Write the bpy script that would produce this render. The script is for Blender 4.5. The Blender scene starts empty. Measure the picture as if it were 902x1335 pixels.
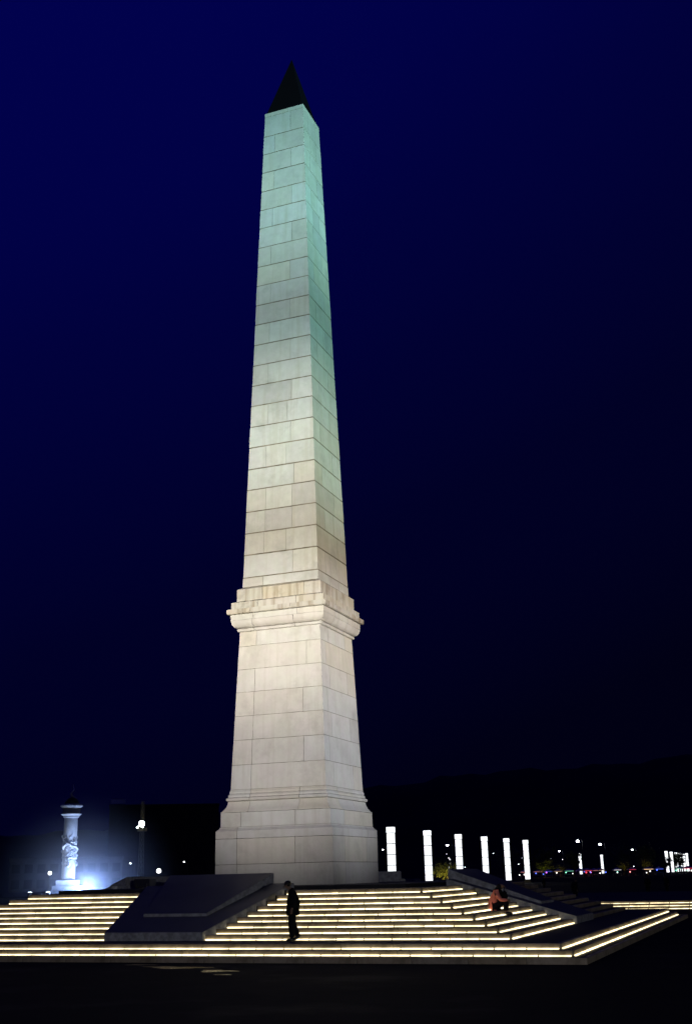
import bpy, bmesh, math, random
from mathutils import Vector, Matrix
R = math.radians
random.seed(11)
SC = bpy.context.scene
COL = SC.collection

# ------------------------------------------------------------------ camera
cam_d = bpy.data.cameras.new('camera')
cam = bpy.data.objects.new('camera', cam_d)
COL.objects.link(cam)
SC.camera = cam
cam_d.sensor_fit = 'HORIZONTAL'
cam_d.sensor_width = 36
cam_d.lens = 36 * 1456.45 / 902
cam_d.clip_start = 0.2
cam_d.clip_end = 9000
CAM = Vector((19.41, -44.51, 2.283))
AZ, PITCH, ROLL = R(-20.86), 0.315054, 0.0237981
fwd = Vector((math.sin(AZ) * math.cos(PITCH), math.cos(AZ) * math.cos(PITCH), math.sin(PITCH)))
rgt0 = Vector((math.cos(AZ), -math.sin(AZ), 0))
up0 = rgt0.cross(fwd)
rgt = rgt0 * math.cos(ROLL) - up0 * math.sin(ROLL)
up = rgt0 * math.sin(ROLL) + up0 * math.cos(ROLL)
M = Matrix((rgt, up, -fwd)).transposed().to_4x4()
M.translation = CAM
cam.matrix_world = M

# ------------------------------------------------------------------ sky
w = bpy.data.worlds.new('World')
SC.world = w
w.use_nodes = True
nt = w.node_tree
nt.nodes.clear()
tc = nt.nodes.new('ShaderNodeTexCoord')
sep = nt.nodes.new('ShaderNodeSeparateXYZ')
ramp = nt.nodes.new('ShaderNodeValToRGB')
bg = nt.nodes.new('ShaderNodeBackground')
out = nt.nodes.new('ShaderNodeOutputWorld')
nt.links.new(tc.outputs['Generated'], sep.inputs[0])
# height, plus a slow fall in brightness from north-west to east as dusk fades
ma = nt.nodes.new('ShaderNodeMath'); ma.operation = 'MULTIPLY_ADD'
ma.inputs[1].default_value = -0.40
nt.links.new(sep.outputs['X'], ma.inputs[0]); nt.links.new(sep.outputs['Z'], ma.inputs[2])
nt.links.new(ma.outputs[0], ramp.inputs[0])
cr = ramp.color_ramp
cr.interpolation = 'LINEAR'
SKY = [(0, .0032), (.2, .0072), (.34, .0155), (.42, .019), (.54, .031), (.65, .045), (.73, .059), (.86, .075), (1, .088)]
for k_, (p_, b_) in enumerate(SKY):
    if k_ == 0: e = cr.elements[0]; e.position = 0
    elif k_ == len(SKY) - 1: e = cr.elements[len(cr.elements) - 1]; e.position = 1
    else: e = cr.elements.new(p_)
    e.color = (.0004, .0004 + .004 * b_, b_, 1)
nt.links.new(ramp.outputs[0], bg.inputs[0])
bg.inputs[1].default_value = 1.0
nt.links.new(bg.outputs[0], out.inputs[0])

SC.view_settings.view_transform = 'Standard'
SC.view_settings.look = 'None'
SC.view_settings.exposure = 0
SC.view_settings.gamma = 1
SC.view_settings.use_curve_mapping = False


# ------------------------------------------------------------------ helpers
def tag(o, label=None, cat=None, group=None, kind=None):
    if label: o['label'] = label
    if cat: o['category'] = cat
    if group: o['group'] = group
    if kind: o['kind'] = kind
    return o


def empty(name, loc=(0, 0, 0), rz=0.0):
    o = bpy.data.objects.new(name, None)
    o.location = loc
    o.rotation_euler = (0, 0, rz)
    o.empty_display_size = 0.3
    COL.objects.link(o)
    return o


def link(name, me, mat=None, parent=None, loc=None, rz=None):
    o = bpy.data.objects.new(name, me)
    if mat is not None and len(me.materials) == 0:
        me.materials.append(mat)
    if parent: o.parent = parent
    if loc: o.location = loc
    if rz is not None: o.rotation_euler = (0, 0, rz)
    COL.objects.link(o)
    return o


class MB:
    """collects boxes, prisms and tubes into one mesh"""
    def __init__(s): s.v = []; s.f = []
    def add(s, vs, fs):
        n = len(s.v); s.v += [tuple(v) for v in vs]; s.f += [tuple(i + n for i in f) for f in fs]; return s
    def box(s, x0, x1, y0, y1, z0, z1):
        return s.add([(x0, y0, z0), (x1, y0, z0), (x1, y1, z0), (x0, y1, z0), (x0, y0, z1), (x1, y0, z1), (x1, y1, z1), (x0, y1, z1)],
                     [(0, 3, 2, 1), (4, 5, 6, 7), (0, 1, 5, 4), (1, 2, 6, 5), (2, 3, 7, 6), (3, 0, 4, 7)])
    def hexa(s, b, t):
        return s.add(list(b) + list(t), [(0, 3, 2, 1), (4, 5, 6, 7), (0, 1, 5, 4), (1, 2, 6, 5), (2, 3, 7, 6), (3, 0, 4, 7)])
    def lathe(s, prof, n=20, cx=0, cy=0):
        vs = []; fs = []
        for r, z in prof:
            for i in range(n):
                a = 2 * math.pi * i / n
                vs.append((cx + r * math.cos(a), cy + r * math.sin(a), z))
        for j in range(len(prof) - 1):
            for i in range(n):
                k = (i + 1) % n
                fs.append((j * n + i, j * n + k, (j + 1) * n + k, (j + 1) * n + i))
        fs.append(tuple(range(n - 1, -1, -1)))
        fs.append(tuple((len(prof) - 1) * n + i for i in range(n)))
        return s.add(vs, fs)
    def tube(s, pts, rad, n=6):
        pts = [Vector(p) for p in pts]
        if not isinstance(rad, (list, tuple)): rad = [rad] * len(pts)
        vs = []; fs = []
        ref = None
        for i, p in enumerate(pts):
            d = (pts[min(i + 1, len(pts) - 1)] - pts[max(i - 1, 0)]).normalized()
            if ref is None: ref = Vector((1, 0, 0)) if abs(d.x) < .8 else Vector((0, 1, 0))
            a = (ref - d * ref.dot(d)).normalized(); b = d.cross(a); ref = a
            for k in range(n):
                t = 2 * math.pi * k / n
                vs.append(p + (a * math.cos(t) + b * math.sin(t)) * rad[i])
        for j in range(len(pts) - 1):
            for i in range(n):
                k = (i + 1) % n
                fs.append((j * n + i, j * n + k, (j + 1) * n + k, (j + 1) * n + i))
        fs.append(tuple(range(n - 1, -1, -1)))
        fs.append(tuple((len(pts) - 1) * n + i for i in range(n)))
        return s.add(vs, fs)
    def ball(s, c, r, n=10, sz=1.0):
        m = n // 2
        prof = [(max(r * math.sin(math.pi * j / m), 1e-3), c[2] - r * sz * math.cos(math.pi * j / m)) for j in range(m + 1)]
        return s.lathe(prof, n, c[0], c[1])
    def mesh(s, name, mat=None, smooth=False):
        me = bpy.data.meshes.new(name)
        me.from_pydata(s.v, [], s.f); me.update()
        if mat: me.materials.append(mat)
        if smooth: me.shade_smooth()
        return me
    def build(s, name, mat, parent=None, smooth=False, **k):
        return link(name, s.mesh(name, mat, smooth), None, parent, **k)


def smooth_angle(me, ang=35):
    me.shade_smooth()
    bm = bmesh.new(); bm.from_mesh(me)
    for e in bm.edges:
        if len(e.link_faces) == 2 and e.calc_face_angle(0) > R(ang): e.smooth = False
    bm.to_mesh(me); bm.free()


def soften(me, w=0.012, seg=2):
    bm = bmesh.new(); bm.from_mesh(me)
    bmesh.ops.bevel(bm, geom=list(bm.edges), offset=w, segments=seg, affect='EDGES')
    bm.to_mesh(me); bm.free()


# ------------------------------------------------------------------ materials
def mat(name, col, rough=.6, metal=0, var=None, scale=3.0, tint=0.0, bump=0.0, bscale=20, spec=.5, stain=None, streak=None, vein=0.0):
    m = bpy.data.materials.new(name); m.use_nodes = True
    n = m.node_tree.nodes; L = m.node_tree.links
    b = n['Principled BSDF']
    b.inputs['Roughness'].default_value = rough
    b.inputs['Metallic'].default_value = metal
    b.inputs['Specular IOR Level'].default_value = spec
    b.inputs['Base Color'].default_value = (*col, 1)
    tcn = n.new('ShaderNodeTexCoord')
    cur = None
    def mix(fac, a, bcol, mode='MIX'):
        x = n.new('ShaderNodeMix'); x.data_type = 'RGBA'; x.blend_type = mode
        if isinstance(fac, float): x.inputs[0].default_value = fac
        else: L.new(fac, x.inputs[0])
        if isinstance(a, tuple): x.inputs[6].default_value = (*a, 1)
        else: L.new(a, x.inputs[6])
        if isinstance(bcol, tuple): x.inputs[7].default_value = (*bcol, 1)
        else: L.new(bcol, x.inputs[7])
        return x.outputs[2]
    def noise(sc, det=5, vec=None, rgh=.6, lo=.35, hi=.65):
        t = n.new('ShaderNodeTexNoise'); t.inputs['Scale'].default_value = sc
        t.inputs['Detail'].default_value = det; t.inputs['Roughness'].default_value = rgh
        L.new(vec if vec else tcn.outputs['Object'], t.inputs['Vector'])
        mr = n.new('ShaderNodeMapRange'); mr.inputs[1].default_value = lo; mr.inputs[2].default_value = hi
        L.new(t.outputs['Fac'], mr.inputs[0])
        return mr.outputs[0]
    cur = col
    if var:
        cur = mix(noise(scale), cur, var)
    if tint:
        oi = n.new('ShaderNodeObjectInfo')
        r = n.new('ShaderNodeValToRGB')
        r.color_ramp.interpolation = 'LINEAR'
        el = r.color_ramp.elements
        t = tint
        el[0].color = (1 - t, 1 - t, 1 - t * .9, 1); el[1].color = (1, 1, 1, 1)
        for p, c in ((.2, (1, .97, .88)), (.4, (1 - .35 * t, 1 - .3 * t, 1 - .3 * t)), (.55, (.97, 1, .99)), (.75, (1 - .5 * t, 1 - .6 * t, 1 - .9 * t)), (.9, (1, 1, .95))):
            q = el.new(p); q.color = (*c, 1)
        L.new(oi.outputs['Random'], r.inputs[0])
        cur = mix(1.0, cur, r.outputs[0], 'MULTIPLY')
    if vein:
        cur = mix(1.0, cur, mix(noise(1.1, 8, rgh=.75, lo=.3, hi=.72), (1 - vein, 1 - vein * .95, 1 - vein * .9), (1, 1, 1)), 'MULTIPLY')
    if vein:        # faint pink and green casts of the stone
        cur = mix(1.0, cur, mix(noise(1.7, 4, lo=.4, hi=.6), (1, .978, .985), (.985, 1, .965)), 'MULTIPLY')
    if streak:      # vertical rain streaks: (colour, strength)
        mp = n.new('ShaderNodeMapping'); mp.inputs['Scale'].default_value = (3.2, 3.2, .22)
        L.new(tcn.outputs['Object'], mp.inputs[0])
        f = noise(1.3, 5, mp.outputs[0], lo=.5, hi=.74)
        ml = n.new('ShaderNodeMath'); ml.operation = 'MULTIPLY'; ml.inputs[1].default_value = streak[1]
        L.new(f, ml.inputs[0])
        cur = mix(ml.outputs[0], cur, streak[0])
    if stain:
        f = noise(.8, 7, lo=.53, hi=.74, rgh=.68)
        ml = n.new('ShaderNodeMath'); ml.operation = 'MULTIPLY'; ml.inputs[1].default_value = stain[1]
        L.new(f, ml.inputs[0])
        cur = mix(ml.outputs[0], cur, stain[0])
    if not isinstance(cur, tuple):
        L.new(cur, b.inputs['Base Color'])
    if bump:
        t = n.new('ShaderNodeTexNoise'); t.inputs['Scale'].default_value = bscale; t.inputs['Detail'].default_value = 6
        L.new(tcn.outputs['Object'], t.inputs['Vector'])
        bp = n.new('ShaderNodeBump'); bp.inputs['Strength'].default_value = bump; bp.inputs['Distance'].default_value = .02
        L.new(t.outputs['Fac'], bp.inputs['Height']); L.new(bp.outputs[0], b.inputs['Normal'])
    return m


def glow(name, col, s):
    m = bpy.data.materials.new(name); m.use_nodes = True
    n = m.node_tree.nodes; n.clear()
    e = n.new('ShaderNodeEmission'); e.inputs[0].default_value = (*col, 1); e.inputs[1].default_value = s
    o = n.new('ShaderNodeOutputMaterial'); m.node_tree.links.new(e.outputs[0], o.inputs[0])
    return m


def glow_uneven(name, col, s):
    """light strip whose output varies a little from diode to diode and from piece to piece"""
    m = glow(name, col, s); n = m.node_tree.nodes; L = m.node_tree.links
    e = [x for x in n if x.type == 'EMISSION'][0]
    g = n.new('ShaderNodeNewGeometry'); t = n.new('ShaderNodeTexNoise'); t.inputs['Scale'].default_value = 2.2; t.inputs['Detail'].default_value = 4
    L.new(g.outputs['Position'], t.inputs['Vector'])
    mr = n.new('ShaderNodeMapRange'); mr.inputs[1].default_value = .36; mr.inputs[2].default_value = .6
    mr.inputs[3].default_value = .5; mr.inputs[4].default_value = 1.0
    L.new(t.outputs['Fac'], mr.inputs[0])
    oi = n.new('ShaderNodeObjectInfo'); m2 = n.new('ShaderNodeMapRange'); m2.inputs[3].default_value = s * .75; m2.inputs[4].default_value = s * 1.2
    L.new(oi.outputs['Random'], m2.inputs[0])
    mm = n.new('ShaderNodeMath'); mm.operation = 'MULTIPLY'
    L.new(mr.outputs[0], mm.inputs[0]); L.new(m2.outputs[0], mm.inputs[1]); L.new(mm.outputs[0], e.inputs[1])
    return m


M_shaft = mat('white_granite', (.62, .61, .57), .55, var=(.56, .55, .51), scale=2.5, tint=.19, bump=.35, bscale=9, streak=((.36, .33, .22), .38), stain=((.34, .34, .30), .75), vein=.13)
M_mould = mat('stained_granite', (.60, .57, .50), .6, var=(.52, .47, .38), scale=2.2, tint=.13, bump=.3, bscale=9, streak=((.20, .14, .07), .9), stain=((.16, .13, .09), .85), vein=.16)
M_ped = mat('pedestal_granite', (.63, .60, .54), .55, var=(.57, .54, .48), scale=1.2, tint=.11, bump=.35, bscale=9, streak=((.40, .36, .27), .38), stain=((.32, .29, .24), .5), vein=.09)
M_joint = mat('joint_mortar', (.27, .24, .18), .9, var=(.10, .09, .06), scale=2.2)
M_capmetal = mat('dark_bronze', (.004, .0035, .003), .6, spec=.12)
M_riser = mat('riser_granite', (.44, .36, .28), .6, var=(.22, .17, .12), scale=3, tint=.5, bump=.4, bscale=30, vein=.3)
M_tread = mat('tread_granite', (.022, .022, .024), .75, var=(.035, .034, .034), scale=3, spec=.2)
M_ramp = mat('ramp_granite', (.085, .085, .09), .5, var=(.055, .055, .06), scale=1.1, bump=.2, bscale=25, spec=.22, vein=.3)
M_rampedge = mat('rough_lit_granite', (.46, .455, .47), .8, var=(.24, .235, .24), scale=6, bump=.5, bscale=30, spec=.15, vein=.3)  # stronger light on the block sides is put into this paler colour
M_led = glow_uneven('warm_led', (1, .85, .50), 3.6)
M_ledgap = mat('led_channel', (.03, .03, .03), .5)
M_ground = None


# ------------------------------------------------------------------ night floodlights on the obelisk
def flood(loc, aim, power, col, ang, blend=.5, radius=.35, label=None):
    """pole with a floodlight head whose lamp lights the monument"""
    t = tag(empty('floodlight_mast', (loc[0], loc[1], 0)), label, 'floodlight', 'floodlight masts around the monument')
    MB().tube([(0, 0, 0), (0, 0, loc[2] - .35)], .07, 8).build('pole', M_dark, t)
    MB().box(-.3, .3, -.3, .3, 0, .06).build('base_plate', M_dark, t)
    d = (Vector(aim) - Vector(loc)).normalized()
    h = MB().lathe([(.16, -.45), (.22, -.3), (radius + .1, -.06), (radius + .12, -.05), (radius + .10, -.04), (radius - .05, -.28), (.05, -.33)], 16).build('lamp_head', M_dark, t)
    h.rotation_mode = 'QUATERNION'; h.rotation_quaternion = d.to_track_quat('Z', 'Y'); h.location = (0, 0, loc[2])
    L = bpy.data.lights.new('floodlight', 'SPOT'); L.energy = power; L.color = col
    L.spot_size = R(ang * 2); L.spot_blend = blend; L.shadow_soft_size = .18
    lo = bpy.data.objects.new('flood_lamp', L); COL.objects.link(lo)
    lo.location = loc; lo.rotation_mode = 'QUATERNION'; lo.rotation_quaternion = d.to_track_quat('-Z', 'Y')
    return lo


M_dark = mat('dark_metal', (.03, .03, .035), .5)
CREAM = (1.0, .93, .80)
COOL = (.93, .93, 1.0)
TEAL = (.42, 1.0, .80)
# (lamp position, height aimed at, cone half angle, blend, power, colour, label)
FLOODS = [
    ((-4.0, -47.0, 7.0), 9.0, 9.8, 1.0, 52000, (1, .955, .98), 'floodlight mast south of the steps aimed low at the pedestal, westernmost of its row'),
    ((-1.5, -47.3, 7.0), 17.0, 12.0, 1.0, 91000, (1, .93, .80), 'floodlight mast south of the steps aimed at the cornice'),
    ((1.0, -47.0, 7.0), 28.0, 12.0, 1.0, 64000, (.72, .98, 1.0), 'floodlight mast south of the steps aimed at the middle of the shaft'),
    ((3.5, -47.2, 7.0), 42.5, 12.5, 1.0, 107000, (.49, .95, 1.0), 'floodlight mast south of the steps aimed at the obelisk tip'),
    ((47.0, -4.0, 7.0), 9.0, 9.8, 1.0, 66000, (.82, .86, 1.0), 'floodlight mast east of the steps aimed low at the pedestal, nearest the front'),
    ((47.3, -1.5, 7.0), 17.0, 12.0, 1.0, 45000, (1, .80, .56), 'floodlight mast east of the steps aimed at the cornice'),
    ((47.0, 1.0, 7.0), 26.5, 12.5, 1.0, 56000, (.46, 1, .94), 'floodlight mast east of the steps aimed at the middle of the shaft'),
    ((47.2, 3.5, 7.0), 42.5, 12.5, 1.0, 132000, (.47, 1, 1.0), 'floodlight mast east of the steps aimed at the obelisk tip'),
]
for loc_, az_, ang_, bl_, pw_, cl_, lb_ in FLOODS:
    flood(loc_, (0, 0, az_), pw_, cl_, ang_, bl_, label=lb_)
# lamp post on the near side of the plaza, behind the photographer
flood((40.0, -66.0, 4.2), (6, 0, 1.0), 17000, (.92, .95, 1), 24, .8, label='floodlight mast behind the photographer facing the steps from the south east')


# ------------------------------------------------------------------ ground, hills
def ground_material():
    m = mat('plaza_paving', (.010, .010, .012), .7, var=(.006, .006, .008), scale=.6, spec=.06, bump=.25, bscale=3)
    n = m.node_tree.nodes; L = m.node_tree.links; b = n['Principled BSDF']
    tcn = n.new('ShaderNodeTexCoord')
    t = n.new('ShaderNodeTexNoise'); t.inputs['Scale'].default_value = .35; t.inputs['Detail'].default_value = 5
    L.new(tcn.outputs['Object'], t.inputs['Vector'])
    mr = n.new('ShaderNodeMapRange'); mr.inputs[1].default_value = .56; mr.inputs[2].default_value = .66
    mr.inputs[3].default_value = .85; mr.inputs[4].default_value = .72
    L.new(t.outputs['Fac'], mr.inputs[0]); L.new(mr.outputs[0], b.inputs['Roughness'])
    return m


M_ground = ground_material()
g = MB(); N = 24; S = 2600
for i in range(N + 1):
    for j in range(N + 1):
        g.v.append((-S + 2 * S * i / N, -S + 2 * S * j / N, 0))
for i in range(N):
    for j in range(N):
        a = i * (N + 1) + j
        g.f.append((a, a + N + 1, a + N + 2, a + 1))
tag(g.build('ground', M_ground), kind='structure')

M_hill = mat('night_hillside', (.03, .04, .03), .95, var=(.02, .03, .02), scale=.01, spec=.1)
prof = [(-180, 90), (-90, 60), (-60, 50), (-45, 52), (-38, 58), (-33, 66), (-29, 76), (-25, 92), (-21, 106), (-19, 114), (-15, 125), (-12, 127), (-9, 130), (-6, 134), (-3, 137), (5, 140), (30, 110), (90, 80), (180, 90)]


def hh(a):
    for (a0, h0), (a1, h1) in zip(prof, prof[1:]):
        if a0 <= a <= a1: return h0 + (h1 - h0) * (a - a0) / (a1 - a0)
    return 80


hm = MB(); NA = 480; rings = [1150, 1250, 1350, 1450, 1500, 1600, 1800]; fr = [0, .42, .74, .95, 1, .8, 0]
rr = random.Random(5)
ph = [rr.uniform(0, 6.28) for _ in range(8)]
for r_, f_ in zip(rings, fr):
    for i in range(NA):
        a = -180 + 360 * i / NA
        h = hh(a) * f_
        if 0 < f_: h += f_ * (2.2 * math.sin(a * 1.7 + ph[0]) + 1.3 * math.sin(a * 4.3 + ph[1] + r_) + .8 * math.sin(a * 9.1 + ph[2]) + rr.uniform(-.7, .7))
        hm.v.append((CAM.x + r_ * math.sin(R(a)), CAM.y + r_ * math.cos(R(a)), h if f_ else -2))
for j in range(len(rings) - 1):
    for i in range(NA):
        k = (i + 1) % NA
        hm.f.append((j * NA + i, (j + 1) * NA + i, (j + 1) * NA + k, j * NA + k))
tag(hm.build('hills', M_hill, smooth=True), kind='structure')

# ------------------------------------------------------------------ stepped plinth
T = .465; RS = .155; TR = .474; A0 = 11.49
P = T + 9 * RS
AT = [13.22, 13.60, 14.02]       # half widths of terrace and of the two lower tiers
ZT = [T, .315, .165, 0]


def ramp_half(a):                # splayed ramp: half width at distance a from the centre
    return 1.80 + (A0 - a) * .283


plinth = tag(empty('stepped_plinth'), 'broad square stepped stone plinth with glowing light strips under the obelisk', 'plinth')
# cores (dark treads)
for k in range(9):
    a = A0 - TR * k - .012
    MB().box(-a, a, -a, a, 0 if k == 0 else T + RS * k - .01, T + RS * (k + 1) - .003).build('tread', M_tread, plinth)
for i, a in enumerate(AT):
    a -= .012
    MB().box(-a, a, -a, a, -.02, ZT[i] - .003 - .001 * i).build('tread', M_tread, plinth)
# the dark unlit tier the obelisk stands on
s = MB().box(-6.9, 6.9, -6.9, 6.9, P - .05, 1.98).build('upper_tier', M_tread, plinth)
tag(s, 'dark unlit stone tier carrying the obelisk')

CX, CY = CAM.x, CAM.y
stones = []; leds = []


def run(side, a, c0, c1, z0, z1, piece, lit, seg=.9):
    """riser slabs and light strip along one side (0:-Y 1:+X 2:+Y 3:-X) from c0 to c1"""
    rot = (0, math.pi / 2, math.pi, -math.pi / 2)[side]
    cs, sn = math.cos(rot), math.sin(rot)
    def place(c, z): return (c * cs + a * sn, c * sn - a * cs, z)
    n = max(1, round((c1 - c0) / piece)); L_ = (c1 - c0) / n
    for i in range(n):
        c = c0 + L_ * (i + .5); p = place(c, z0)
        stones.append((math.hypot(p[0] - CX, p[1] - CY) + (100 if side > 1 else 0), (round(L_, 4), round(z1 - z0, 4)), p, rot))
    if lit:
        n = max(1, round((c1 - c0 - .05) / seg)); L_ = (c1 - c0 - .05) / n
        for i in range(n):
            c = c0 + .025 + L_ * (i + .5); p = place(c, z0)
            leds.append((math.hypot(p[0] - CX, p[1] - CY) + (100 if side > 1 else 0), round(L_, 4), p, rot))


for k in range(9):
    a = A0 - TR * k; z0 = T + RS * k; z1 = z0 + RS; rh = ramp_half(a) - .01
    for side in range(4):
        e = 0 if side % 2 == 0 else .122
        # the far half of the east side is unlit
        run(side, a, -a + e, -rh, z0, z1, 1.5, True)
        run(side, a, rh, a - e, z0, z1, 1.5, side != 1)
for i, a in enumerate(AT):
    for side in range(4):
        e = 0 if side % 2 == 0 else .122
        run(side, a, -a + e, a - e, ZT[i + 1], ZT[i], 1.6, i < 2, .885)


def slab_mesh(L_, h):
    me = MB().box(-L_ / 2 + .004, L_ / 2 - .004, -.0, .12, .002, h).mesh('riser_slab', M_riser)
    soften(me, .008, 1)
    return me


def led_mesh(L_):
    # a low light strip on the tread, against the riser
    return MB().box(-L_ / 2 + .022, L_ / 2 - .022, -.05, -.001, .004, .038).mesh('light_strip', M_led)


cache = {}
stones.sort(key=lambda s: s[0]); leds.sort(key=lambda s: s[0])
rest = MB()
for i, (d, key, p, rot) in enumerate(stones):
    if i < 298:
        if key not in cache: cache[key] = slab_mesh(*key)
        # slabs were never laid perfectly in line
        link('riser_slab', cache[key], None, plinth, (p[0], p[1], p[2]), rot)
    else:
        L_, h = key; c, s_ = math.cos(rot), math.sin(rot)
        vs = [(p[0] + x * c - y * s_, p[1] + x * s_ + y * c, p[2] + z) for x, y, z in MB().box(-L_ / 2 + .004, L_ / 2 - .004, 0, .12, .002, h).v]
        rest.add(vs, [(0, 3, 2, 1), (4, 5, 6, 7), (0, 1, 5, 4), (1, 2, 6, 5), (2, 3, 7, 6), (3, 0, 4, 7)])
tag(rest.build('riser_slabs', M_riser, plinth), kind='stuff')
rest = MB(); lc = {}
for i, (d, L_, p, rot) in enumerate(leds):
    if i < 298:
        if L_ not in lc: lc[L_] = led_mesh(L_)
        link('light_strip', lc[L_], None, plinth, p, rot)
    else:
        c, s_ = math.cos(rot), math.sin(rot)
        vs = [(p[0] + x * c - y * s_, p[1] + x * s_ + y * c, p[2] + z) for x, y, z in MB().box(-L_ / 2 + .022, L_ / 2 - .022, -.05, -.001, .004, .038).v]
        rest.add(vs, [(0, 3, 2, 1), (4, 5, 6, 7), (0, 1, 5, 4), (1, 2, 6, 5), (2, 3, 7, 6), (3, 0, 4, 7)])
tag(rest.build('light_strips', M_led, plinth), kind='stuff')

# ------------------------------------------------------------------ splayed sloping slabs in the middle of each flight
ramp_labels = ['sloped stone block on the front steps with raised slab, left of the standing person',
               'sloped stone block on the right hand steps beside the seated person',
               'sloped stone block on the rear steps, its end showing right of the obelisk base',
               'sloped stone block on the far left steps, only its top showing']


def edge_faces(me):
    # darker upper face; rough sides painted paler for the light they catch
    me.materials.append(M_rampedge)
    for f in me.polygons:
        if f.normal.z < .7: f.material_index = 1


def ramp(side):
    t = empty('sloped_block', (0, 0, 0), (0, math.pi / 2, math.pi, -math.pi / 2)[side])
    tag(t, ramp_labels[side], 'stone block', 'sloped stone blocks in the middle of each flight')
    yf, yt = -11.62, -7.15
    hf, ht = 1.78, 2.93
    b = [(-hf, yf, .45), (hf, yf, .45), (ht, yt, .45), (-ht, yt, .45)]
    tp = [(-hf, yf, .71), (hf, yf, .71), (ht, yt, 2.09), (-ht, yt, 2.09)]
    me = MB().hexa(b, tp).mesh('base_block', M_ramp); soften(me, .015, 2)
    edge_faces(me)
    link('base_block', me, None, t)
    yf, yt = -10.25, -6.98
    hf, ht = 1.18, 2.08
    b = [(-hf, yf, .9), (hf, yf, .9), (ht, yt, 1.85), (-ht, yt, 1.85)]
    tp = [(-hf, yf, 1.225), (hf, yf, 1.225), (ht, yt, 2.44), (-ht, yt, 2.44)]
    me = MB().hexa(b, tp).mesh('raised_slab', M_ramp); soften(me, .012, 2)
    edge_faces(me)
    link('raised_slab', me, None, t)
    return t


for s_ in range(4): ramp(s_)

# ------------------------------------------------------------------ the obelisk
ob = tag(empty('obelisk', (0, 0, 0)), 'tall pale floodlit granite obelisk with dark pointed cap on a moulded pedestal', 'obelisk')


def ring_piece(name, prof, pts, mat_, inner, smooth=False):
    """prof: list of (halfwidth, z) bottom to top; pts: stations [(face, along or None for the corner after the face)]"""
    vs = []; fs = []
    full = [(inner, prof[0][1])] + prof + [(inner, prof[-1][1])]
    def P3(face, al, wv, z):
        x, y = (wv if al is None else al), -wv
        for _ in range(face % 4): x, y = -y, x
        return (x, y, z)
    m = len(full)
    for face, al in pts:
        for wv, z in full: vs.append(P3(face, al, wv, z))
    for j in range(len(pts) - 1):
        for i in range(m):
            k = (i + 1) % m
            fs.append((j * m + i, j * m + k, (j + 1) * m + k, (j + 1) * m + i))
    fs.append(tuple(range(m))); fs.append(tuple((len(pts) - 1) * m + i for i in range(m - 1, -1, -1)))
    me = bpy.data.meshes.new(name); me.from_pydata(vs, [], fs); me.update()
    bm = bmesh.new(); bm.from_mesh(me); bmesh.ops.recalc_face_normals(bm, faces=bm.faces); bm.to_mesh(me); bm.free()
    me.materials.append(mat_)
    if smooth: smooth_angle(me, 28)
    return link(name, me, None, ob)


def course(name, prof, joints, mat_, inner, g=.0075, smooth=False):
    """joints: for each of the four faces, the along-positions of its vertical joints"""
    for f in range(4):
        js = sorted(joints[f]); nx = sorted(joints[(f + 1) % 4])
        for a, b in zip(js, js[1:]):
            ring_piece(name, prof, [(f, a + g), (f, b - g)], mat_, inner, smooth)
        ring_piece(name, prof, [(f, js[-1] + g), (f, None), (f + 1, nx[0] - g)], mat_, inner, smooth)


def wz(z, lo, hi):
    return lo[0] + (hi[0] - lo[0]) * (z - lo[1]) / (hi[1] - lo[1])


rj = random.Random(3)
# shaft
LO, HI = (1.785, 14.36), (1.043, 39.37)
SH = [14.36, 14.802, 15.84, 16.841, 17.856, 18.897, 19.902, 20.959, 21.989, 23.034, 24.079, 25.115, 26.19, 27.272, 28.313, 29.367, 30.415, 31.478, 32.577, 33.621, 34.702, 35.802, 36.899, 37.95, 39.165]
core = MB().hexa([(-1.781, -1.781, 14), (1.781, -1.781, 14), (1.781, 1.781, 14), (-1.781, 1.781, 14)], [(-1.029, -1.029, 39.3), (1.029, -1.029, 39.3), (1.029, 1.029, 39.3), (-1.029, 1.029, 39.3)])
tag(core.build('joint_core', M_joint, ob), 'dark recessed joints between the shaft stones')
for i, (z0, z1) in enumerate(zip(SH, SH[1:])):
    j0, j1 = rj.uniform(.022, .034), rj.uniform(.02, .032)
    w0, w1 = wz(z0 + j0, LO, HI), wz(z1 - j1, LO, HI)
    ww = (w0 + w1) / 2
    top = len(SH) - 2 - i
    A = top % 2 == 1
    J = []
    for f in range(4):
        s = 1 if (A == (f % 2 == 0)) else 0
        x = (-.44 + rj.uniform(-.05, .05)) if s else (.34 + rj.uniform(-.05, .05))
        js = [x * ww]
        if i in (3, 4) and f % 2 == 0: js = [-.44 * ww, .33 * ww]
        elif rj.random() < .12: js.append((x + (.62 if x < 0 else -.62)) * ww)
        J.append(js)
    o = rj.uniform(-.004, .006)
    course('stone_block', [(w0 + o, z0 + j0), (w1 + o, z1 - j1)], J, M_shaft, .7)
# slim top band under the cap
course('stone_block', [(1.055, 39.17), (1.05, 39.37)], [[.2], [-.1], [.2], [-.1]], M_shaft, .7)
cap = MB().hexa([(-1.0, -1.0, 39.36), (1.0, -1.0, 39.36), (1.0, 1.0, 39.36), (-1.0, 1.0, 39.36)], [(-.008, -.008, 43.22), (.008, -.008, 43.22), (.008, .008, 43.22), (-.008, .008, 43.22)])
tag(cap.build('pointed_cap', M_capmetal, ob), 'dark pyramid cap')

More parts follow.
